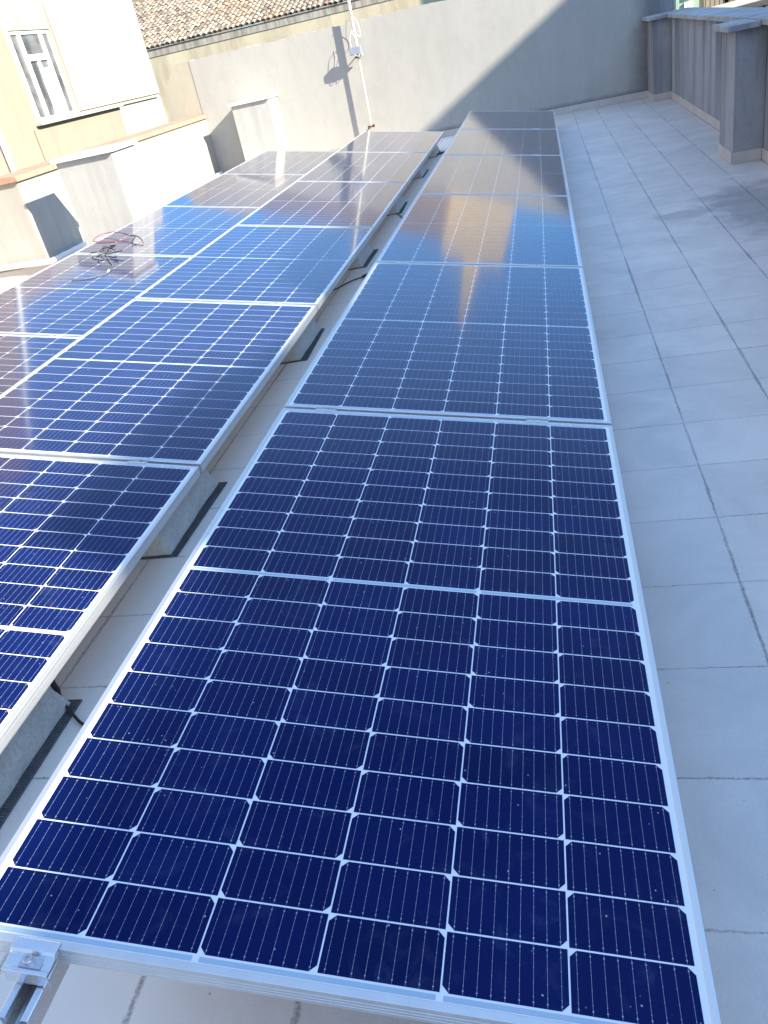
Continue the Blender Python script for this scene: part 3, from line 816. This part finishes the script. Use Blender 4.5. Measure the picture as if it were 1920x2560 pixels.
panes = [(yw0 + fw, ya_ - .04, zs + fw, ze_top - fw), (yb_ + .04, yw1 - fw, zs + fw, ze_top - fw), (ya_ + .04, yb_ - .04, zt + .045, ze_top - fw), (ya_ + .04, ym - .035, zs + fw, zt - .045), (ym + .035, yb_ - .04, zs + fw, zt - .045)]
for a, b, c_, d in panes:
    m = MB(); m.box(xg + .018 - o[0], xg + .026 - o[0], a - o[1], b - o[1], c_ - o[2], d - o[2])
    m.build("pane", MAT['winglass'], win)
m = MB(); m.box(xg + .0262 - o[0], xg + .030 - o[0], ym + .05 - o[1], yb_ - .05 - o[1], zs + fw + .02 - o[2], zt - .15 - o[2])
m.build("blind", MAT['curtain'], win)

# ------------------------------------------------------------------ houses beyond the far wall
YD = 30.0
o = (-6, YD, -9)
hb = empty("tiled_roof_house", o, "yellow house behind the far wall with an old clay tile roof", "house")
m = MB()
m.box(-18 - o[0], 6 - o[0], 0, 9, 0, 2.108 - o[2])
m.build("wall", MAT['yellow_wall'], hb)
ea = MB(); ea.box(-18 - o[0], 6 - o[0], -.02, .4, 2.11 - o[2], 2.345 - o[2])
ea.build("eave", MAT['eave'], hb)
SL = math.tan(math.radians(17))
m = MB(); rr = random.Random(11)
x = -18.0; cwid = .205
m2 = MB()
m2.hexa([(-18 - o[0], -.055, 2.35 - o[2]), (6 - o[0], -.055, 2.35 - o[2]), (6 - o[0], 8.5, 2.305 + 8.7 * SL - o[2]), (-18 - o[0], 8.5, 2.305 + 8.7 * SL - o[2])],
        [(-18 - o[0], -.055, 2.375 - o[2]), (6 - o[0], -.055, 2.375 - o[2]), (6 - o[0], 8.5, 2.33 + 8.7 * SL - o[2]), (-18 - o[0], 8.5, 2.33 + 8.7 * SL - o[2])])
rf = m2.build("roof", MAT['rooftile'], hb)
while x < 1.2:
    y = -.085 + rr.uniform(-.02, .02); jx = rr.uniform(-.012, .012)
    while y < 8.3:
        L = .42; w0, w1 = .088, .070
        dx = jx + rr.uniform(-.014, .014); dz = rr.uniform(0, .018); yaw = rr.uniform(-.03, .03)
        rows = []
        for t_ in (0, 1):
            yy = y + L * t_; w = w0 + (w1 - w0) * t_
            zz = 2.33 + (yy + .2) * SL + (.030 if t_ == 0 else .006) + dz
            rows.append([(x + dx + yaw * L * t_ - w * math.cos(math.pi * k / 5) - o[0], yy, zz + w * .75 * math.sin(math.pi * k / 5) - o[2]) for k in range(6)])
        m.grid(rows)
        # thickness at the open lower lip
        low = rows[0]; lip = [(p[0], p[1] + .004, p[2] - .018) for p in low]
        m.grid([low, lip], smooth=False)
        y += .33 + rr.uniform(-.012, .012)
    x += cwid
m.build("tile_courses", MAT['rooftile'], rf, fix=False)
# peach house rising out of the roof at the top left
def D(px, py, y):
    d = R_RIGHT * ((px - 960) / 1967.73) + R_DOWN * ((py - 1280) / 1967.73) + R_FWD
    t = (y + 1.39168) / d.y
    return Vector((0.88555, -1.39168, 0.95088)) + d * t
a = D(335, 50, 36.5); b = D(438, 28, 36.5)
o2 = (a.x, 36.5, -9)
ph = empty("peach_house", o2, "plain peach house wall showing above the tile roof at the top left", "house")
m = MB(); m.box(-9, b.x - a.x, 0, 6, 0, 9 + D(335, 0, 36.5).z + .5); m.build("wall", MAT['peach_wall'], ph)
m = MB(); m.tube([(b.x - a.x + .10, -.12, 10), (b.x - a.x + .33, -.12, 9 + D(335, 0, 36.5).z + .4)], .13, 8); m.build("downpipe", MAT['box'], ph)
# taller town houses seen only in the glass of the panels
def block(name, x0, x1, y0, y1, z1, mt, label, cat="building", extra=None):
    oo = ((x0 + x1) / 2, y0, -9)
    e = empty(name, oo, label, cat)
    m = MB(); m.box(x0 - oo[0], x1 - oo[0], 0, y1 - y0, 0, z1 + 9); m.build("wall", mt, e)
    return e, oo
e, oo = block("orange_tower", -1.75, 1.85, 45, 49, 11.4, MAT['orange_wall'], "orange town building with a narrow belfry, seen as a reflection in the right-hand row", "tower")
m = MB(); m.hexa([(-.36 - oo[0], .5, 20.4), (.70 - oo[0], .5, 20.4), (.70 - oo[0], 1.8, 20.4), (-.36 - oo[0], 1.8, 20.4)], [(.15 - oo[0], 1.0, 24.6), (.45 - oo[0], 1.0, 24.6), (.45 - oo[0], 1.4, 24.6), (.15 - oo[0], 1.4, 24.6)])
m.build("belfry", MAT['orange_wall'], e)
block("brown_building", -12.5, -1.80, 44, 48, 10.3, MAT['dusty_wall'], "dusty pink town building left of the orange tower, seen as a reflection in the panels")
block("tan_building", -14.0, 9.5, 50, 58, 8.6, MAT['tan_wall'], "long tan town building behind the far wall, seen as a reflection in the panels")

# ------------------------------------------------------------------ street side, top right
def slab(name, px0, px1, y, z0, z1, depth, mt, label, cat):
    a = D(px0, 10, y); b = D(px1, 10, y)
    oo = ((a.x + b.x) / 2, y, z0)
    e = empty(name, oo, label, cat)
    m = MB(); m.box(a.x - oo[0], b.x - oo[0], 0, depth, 0, z1 - z0); m.build("wall", mt, e)
    return e, oo, a.x, b.x
e, oo, xa, xb = slab("green_house", 1690, 1748, 27, -9, 7, 5, MAT['green_wall'], "pale green house front at the top right, next to the end of the far wall", "house")
m = MB()
for zz in (.10, .42): m.box((xa + xb) / 2 - .1 - oo[0], (xa + xb) / 2 + .12 - oo[0], -.05, 0, zz + 9 - .12, zz + 9 + .12)
m.build("window", MAT['pvc'], e)
e, oo, xa, xb = slab("cream_house", 1750, 1990, 28, -9, 7, 6, MAT['cream_wall'], "cream house with balcony railing and brown shutter at the top right", "house")
m = MB(); x = xa + .05
while x < xb - .6:
    m.box(x - oo[0], x + .025 - oo[0], -.55, -.52, 8.6, 9.55); x += .13
m.box(xa - oo[0], xb - oo[0], -.56, -.51, 9.55, 9.60)
m.build("balcony_railing", MAT['iron'], e)
m = MB(); m.box(xa - oo[0], xb - oo[0], -.6, -.001, 8.45, 8.58); m.build("balcony_slab", MAT['white_stone'], e)
for px in (1790, 1838, 1872):
    c = D(px, 10, 28).x
    m = MB(); m.box(c - .35 - oo[0], c + .35 - oo[0], -.04, -.001, 8.62, 10.9); m.build("shutter", MAT['shutter'] if px != 1790 else MAT['peach_wall'], e)
a = D(1800, 32, 17); b = D(1990, -20, 17)
oo = (a.x, 17, -9)
e = empty("cornice_house", oo, "beige house with bracketed cornice just over the right-hand parapet", "house")
m = MB(); m.hexa([(0, 0, 0), (b.x - a.x, 0, 0), (b.x - a.x, 3, 0), (0, 3, 0)], [(0, 0, a.z + 9), (b.x - a.x, 0, b.z + 9), (b.x - a.x, 3, b.z + 9), (0, 3, a.z + 9)])
m.build("wall", MAT['tan_wall'], e)
m = MB()
for k in range(9):
    f_ = (k + .6) / 9; x = (b.x - a.x) * f_; z = a.z + 9 + (b.z - a.z) * f_
    m.box(x - .04, x + .04, -.14, -.002, z - .26, z - .06)
m.build("bracket", MAT['white_stone'], e)
m = MB(); m.hexa([(-.1, -.2, a.z + 9 - .06), (b.x - a.x, -.2, b.z + 9 - .06), (b.x - a.x, .1, b.z + 9 - .06), (-.1, .1, a.z + 9 - .06)], [(-.1, -.2, a.z + 9.02), (b.x - a.x, -.2, b.z + 9.02), (b.x - a.x, .1, b.z + 9.02), (-.1, .1, a.z + 9.02)])
m.build("cornice", MAT['iron'], e)

# ------------------------------------------------------------------ building across the street on the right: it shades the terrace
XO = 12.0
def top(c): return c + .583 * XO
sil = [(-9, -.010), (.05, -.010), (.13, .33), (1.05, .325), (1.30, .25), (2.02, .05), (2.62, .03), (2.78, .29), (3.1, .335), (3.75, .34), (4.2, .239), (26, .239)]
o = (XO, 3, -9)
ob = empty("street_building", o, "tall cream building across the street, outside the picture, shading the terrace", "building")
m = MB()
pts = [(y0 - .389 * XO, top(c)) for y0, c in sil]
pts = [(y, z) for y, z in pts if y < 8.0] ; pts.append((8.0, top(.239)))
poly = [(pts[0][0], -9)] + pts + [(8.0, -9)]
poly = list(reversed(poly))
m.hexa([(9, y - o[1], z - o[2]) for y, z in poly], [(0, y - o[1], z - o[2]) for y, z in poly])
m.build("wall", MAT['cream_wall'], ob)
